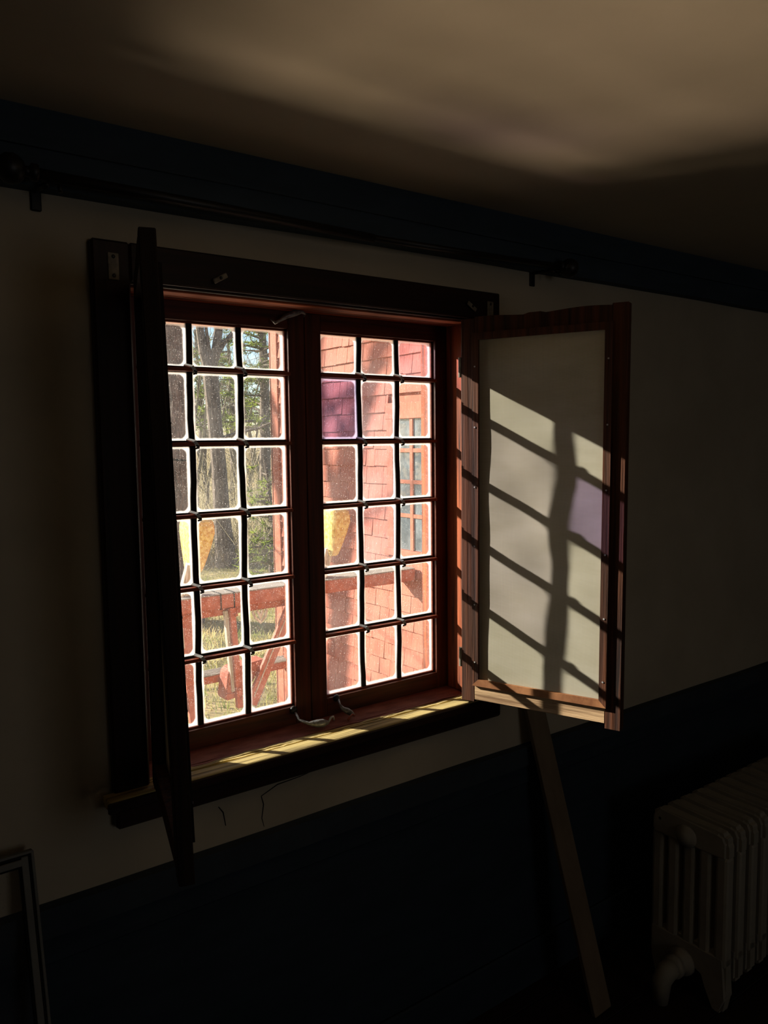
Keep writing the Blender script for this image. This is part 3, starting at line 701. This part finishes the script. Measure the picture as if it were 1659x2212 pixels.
def yblock(x, y, z0, z1, wx, dy, label):
    b = MB(); n = 20; rings = []
    lv = [(0, .30), (.04, .40), (.25, .62), (.5, .84), (.72, 1.0), (.86, .98), (.94, .86), (.985, .6), (1, .35)]
    for t, s in lv:
        z = z0+(z1-z0)*t; sx = wx/2*(.35+.65*s if t > .8 else s); sy = dy/2*(.45+.55*s)
        cx = x+wx/2*(1-s)*-.7*(1 if t < .8 else 0); r = []
        for k in range(n):
            a = 2*math.pi*k/n; ca, sa = math.cos(a), math.sin(a); e = .32
            r.append(b.bm.verts.new((cx+sx*math.copysign(abs(ca)**e, ca), y+sy*math.copysign(abs(sa)**e, sa), z)))
        rings.append(r)
    for a, c in zip(rings, rings[1:]):
        for k in range(n): b.bm.faces.new([a[k], a[(k+1) % n], c[(k+1) % n], c[k]])
    b.bm.faces.new(rings[0][::-1]); b.bm.faces.new(rings[-1])
    t = thing('padded_post', (x-.05, y, .615), label, 'padded post', 'yellow padded posts on the trestle')
    b.build('foam_pad', 'yellow', t)
    MB().bar((x-.04, y, z0+.05), (x-.10, y, .612), .075, .05, up=(1, 0, 0), bev=.003).build('post', 'whitepost', t)
    MB().bar((x-.085, y-.045, z0+.05), (x-.135, y-.045, .612), .03, .018, up=(1, 0, 0)).build('batten', 'whitepost', t)
yblock(.535, YT+.12, .755, 1.085, .145, .26, 'yellow foam padded post on the trestle seen through the left casement')
yblock(1.53, YT+.12, .765, 1.085, .155, .26, 'yellow foam padded post on the trestle seen through the right casement')

# ------------------------------------------------------------------ outdoors: trees
def pol(deg, dist, z=GZ0):
    a = math.radians(deg); return Vector((CAM.x+math.sin(a)*dist, CAM.y+math.cos(a)*dist, z))
class TG:
    def __init__(s): s.V = []; s.F = []
    def seg(s, a, b, ra, rb, n):
        d = (b-a); l = d.length
        if l < 1e-6: return
        d /= l; ref = Vector((0, 0, 1)) if abs(d.z) < .9 else Vector((1, 0, 0)); u = d.cross(ref).normalized(); v = d.cross(u); i0 = len(s.V)
        for p, r in ((a, ra), (b, rb)):
            for k in range(n):
                t = 2*math.pi*k/n; q = p+(u*math.cos(t)+v*math.sin(t))*r; s.V.append((q.x, q.y, q.z))
        for k in range(n): s.F.append((i0+k, i0+(k+1) % n, i0+n+(k+1) % n, i0+n+k))
    def limb(s, p, d, r, l, depth, rnd, bend=.25, n=6, kids=3, upb=.1):
        steps = 4 if depth else 3; q = p.copy(); dd = d.normalized(); rr = r
        for i in range(steps):
            dd = (dd+Vector((rnd.gauss(0, bend), rnd.gauss(0, bend), rnd.gauss(0, bend)+upb))*.5).normalized()
            e = q+dd*(l/steps); r1 = rr*(.82 if depth else .7); s.seg(q, e, rr, r1, max(3, n)); q = e; rr = r1
            if depth and i >= 1-(depth < 2):
                for _ in range(kids if i == steps-1 else max(1, kids-1)):
                    w_ = Vector((rnd.gauss(0, 1), rnd.gauss(0, 1), rnd.gauss(.2, .7))).normalized()
                    s.limb(q, (dd*.9+w_*.9).normalized(), rr*rnd.uniform(.45, .7), l*rnd.uniform(.5, .75), depth-1, rnd, bend*1.15, max(3, n-2), kids, upb)
def trunk(g, pts, rad, n=10):
    for (a, b_), (ra, rb_) in zip(zip(pts, pts[1:]), zip(rad, rad[1:])): g.seg(Vector(a), Vector(b_), ra, rb_, n)
def bare_tree(pos, h, r, seed, label, depth=3, fork=None, kids=2, mtwig='bark', group=None, lean=(0, 0)):
    rnd = random.Random(seed); t = thing('bare_tree', pos, label, 'tree', group)
    g = TG(); q = Vector(pos); pts = [q-Vector((0, 0, .1))]; rad = [r*1.25]; n = 7; fh = fork or h*.45
    for i in range(1, n+1): pts.append(q+Vector((rnd.gauss(0, r*.15)+lean[0]*fh*i/n, rnd.gauss(0, r*.15)+lean[1]*fh*i/n, fh*i/n))); rad.append(r*(1-.25*i/n))
    trunk(g, pts, rad); pyobj('trunk', g.V, g.F, 'bark', t)
    g = TG(); top = pts[-1]
    for k in range(3):
        a = rnd.uniform(0, 6.3) if k else 2.9
        g.limb(top, Vector((.28*math.cos(a+2.1*k), .28*math.sin(a+2.1*k), 1)), r*.62, (h-fh)*.62, depth, rnd, .16, 7, kids, .12)
    for k in range(3):
        i = rnd.randint(3, n-1); a = rnd.uniform(0, 6.3)
        g.limb(pts[i], Vector((math.cos(a), math.sin(a), rnd.uniform(.1, .6))), r*.25, h*.28, depth-1, rnd, .3, 5, kids, .08)
    pyobj('branches', g.V, g.F, mtwig, t); return t
# big near trunk at the left, forked tree in the middle
bare_tree(pol(22.2, 12.0), 12, .31, 3, 'thick grey tree trunk at the left edge of the left casement', 3, 5.6)
mid = pol(25.25, 17.0)
t = thing('forked_tree', mid, 'tall forked tree with dark trunk in the middle of the left casement', 'tree')
g = TG(); P = lambda dx, z: Vector((mid.x+dx*.9, mid.y-dx*.42, z))
trunk(g, [P(.12, -1.25), P(.08, -.9), P(.03, 0), P(0, 1.0), P(-.05, 1.8), P(-.10, 2.6), P(-.12, 3.05)], [.30, .22, .17, .155, .15, .155, .17])
pyobj('trunk', g.V, g.F, 'bark', t)
g = TG(); trunk(g, [P(-.12, 2.95), P(-.24, 3.35), P(-.30, 3.8), P(-.34, 4.6), P(-.5, 6.0), P(-.6, 8)], [.12, .10, .085, .08, .06, .03])
trunk(g, [P(-.12, 2.95), P(.0, 3.35), P(.07, 3.8), P(.06, 4.6), P(.2, 6.0), P(.3, 8)], [.12, .095, .085, .075, .05, .02])
trunk(g, [P(-.1, 3.1), P(-.16, 3.7), P(-.24, 4.4), P(-.1, 6.4)], [.05, .035, .03, .01])
rn = random.Random(9)
for z_, dx in ((3.3, .5), (3.5, 1), (4.2, .8), (1.6, 1), (4.8, -1), (5.2, 1)):
    g.limb(P(.03, z_), Vector((dx*.9, -dx*.4, .45)), .045, 1.7, 2, rn, .35, 5, 2, .05)
pyobj('branches', g.V, g.F, 'bark', t)
bare_tree(Vector((-3.2, 10.8, GZ0)), 9.5, .22, 77, 'bare shade tree on the lawn left of the window view', 3, 3.4, 2)
def pine(pos, h, r, z0, seed, label, spread):
    rnd = random.Random(seed); t = thing('pine_tree', pos, label, 'tree', 'green pines behind the lawn')
    g = TG(); q = Vector(pos); trunk(g, [q-Vector((0, 0, .1)), q+Vector((.1, 0, h*.5)), q+Vector((0, .1, h))], [r, r*.7, .03]); pyobj('trunk', g.V, g.F, 'bark', t)
    gb = TG(); V = []; F = []
    z = z0
    while z < h-.3:
        k = rnd.randint(4, 6); fr = 1-(z-z0)/(h-z0+.1); L_ = spread*(.35+.75*fr)
        for _ in range(k):
            a = rnd.uniform(0, 6.3); l = L_*rnd.uniform(.6, 1.1); d = Vector((math.cos(a), math.sin(a), rnd.uniform(-.1, .25)))
            s = q+Vector((0, 0, z+rnd.uniform(-.15, .15))); gb.seg(s, s+d*l, .03, .008, 4)
            for m_ in range(int(l*10)):
                f = rnd.uniform(.25, 1.05); c = s+d*(l*f)+Vector((rnd.gauss(0, .14), rnd.gauss(0, .14), rnd.gauss(0, .06)))
                for _ in range(12):
                    v = Vector((rnd.gauss(0, 1), rnd.gauss(0, 1), rnd.gauss(.3, .6))).normalized()*rnd.uniform(.12, .22); w_ = v.cross(Vector((rnd.gauss(0, 1), rnd.gauss(0, 1), rnd.gauss(0, 1)))).normalized()*.011
                    i0 = len(V); V += [tuple(c-w_), tuple(c+w_), tuple(c+v)]; F.append((i0, i0+1, i0+2))
        z += rnd.uniform(.28, .42)
    pyobj('branches', gb.V, gb.F, 'bark', t); pyobj('needles', V, F, 'pine', t)
pine(pol(26.2, 23), 5.6, .17, 3.3, 1, 'green pine behind the forked tree, seen in the middle panes', 2.2)
pine(pol(28.3, 20), 8.5, .16, 3.0, 2, 'green pine beside the red wing corner in the left casement', 1.5)
pine(pol(24.0, 25), 6.0, .16, 3.4, 7, 'broad green pine crown left of the forked tree', 2.0)
pine(pol(28.6, 15.5), 2.3, .05, .2, 4, 'small young pine low beside the red wing corner', .55)
# far bare trees
k = 0
labs = ['bare grey tree on the far side of the field']
for i in range(13):
    d = 19+i*1.1 if i < 6 else 46+RND.uniform(0, 16); deg = [23.6, 24.4, 26.6, 27.4, 28.0, 29.2][i] if i < 6 else 20.8+(i-6)*1.35
    bare_tree(pol(deg, d), 6.0 if i < 6 else 7.5, .07 if i < 6 else .12, 40+i, 'slender bare tree in the thicket behind the lawn' if i < 6 else 'bare grey tree beyond the dry field', 3, 1.6 if i < 6 else 2.2, 2, 'darktwig', 'slender thicket trees' if i < 6 else 'far bare trees')
# thicket of brush
def brush(name, n, degs, dist, hmax, m, label, wd=.012):
    rnd = np.random.default_rng(5); V = []; F = []
    for _ in range(n):
        a = pol(rnd.uniform(*degs), rnd.uniform(*dist)); l = hmax*rnd.uniform(.25, 1); d = Vector((rnd.normal(0, .35), rnd.normal(0, .35), 1)).normalized()
        q = a-Vector((0, 0, .03)); w0 = wd*rnd.uniform(.4, 1.2)
        for s in range(4):
            d = (d+Vector((rnd.normal(0, .3), rnd.normal(0, .3), rnd.normal(0, .15)))).normalized(); e = q+d*l/4
            sx = Vector((1, -.45, 0)).normalized()*w0*(1-s*.22); i0 = len(V)
            V += [tuple(q-sx), tuple(q+sx), tuple(e+sx*.8), tuple(e-sx*.8)]; F.append((i0, i0+1, i0+2, i0+3)); q = e
    o = pyobj(name, V, F, m, org=(0, 0, 0)); tag(o, label, 'thicket', kind='stuff'); return o
brush('thicket', 4200, (12, 34), (17.2, 26), 2.7, 'twig', 'tangle of pale bare brush behind the lawn', .011)
brush('undergrowth', 4200, (12, 34), (16.6, 22), .9, 'darktwig', 'low dark undergrowth at the edge of the lawn', .016)
brush('far_brush', 5000, (10, 36), (54, 80), 6.2, 'twig', 'grey line of leafless woods beyond the field', .035)
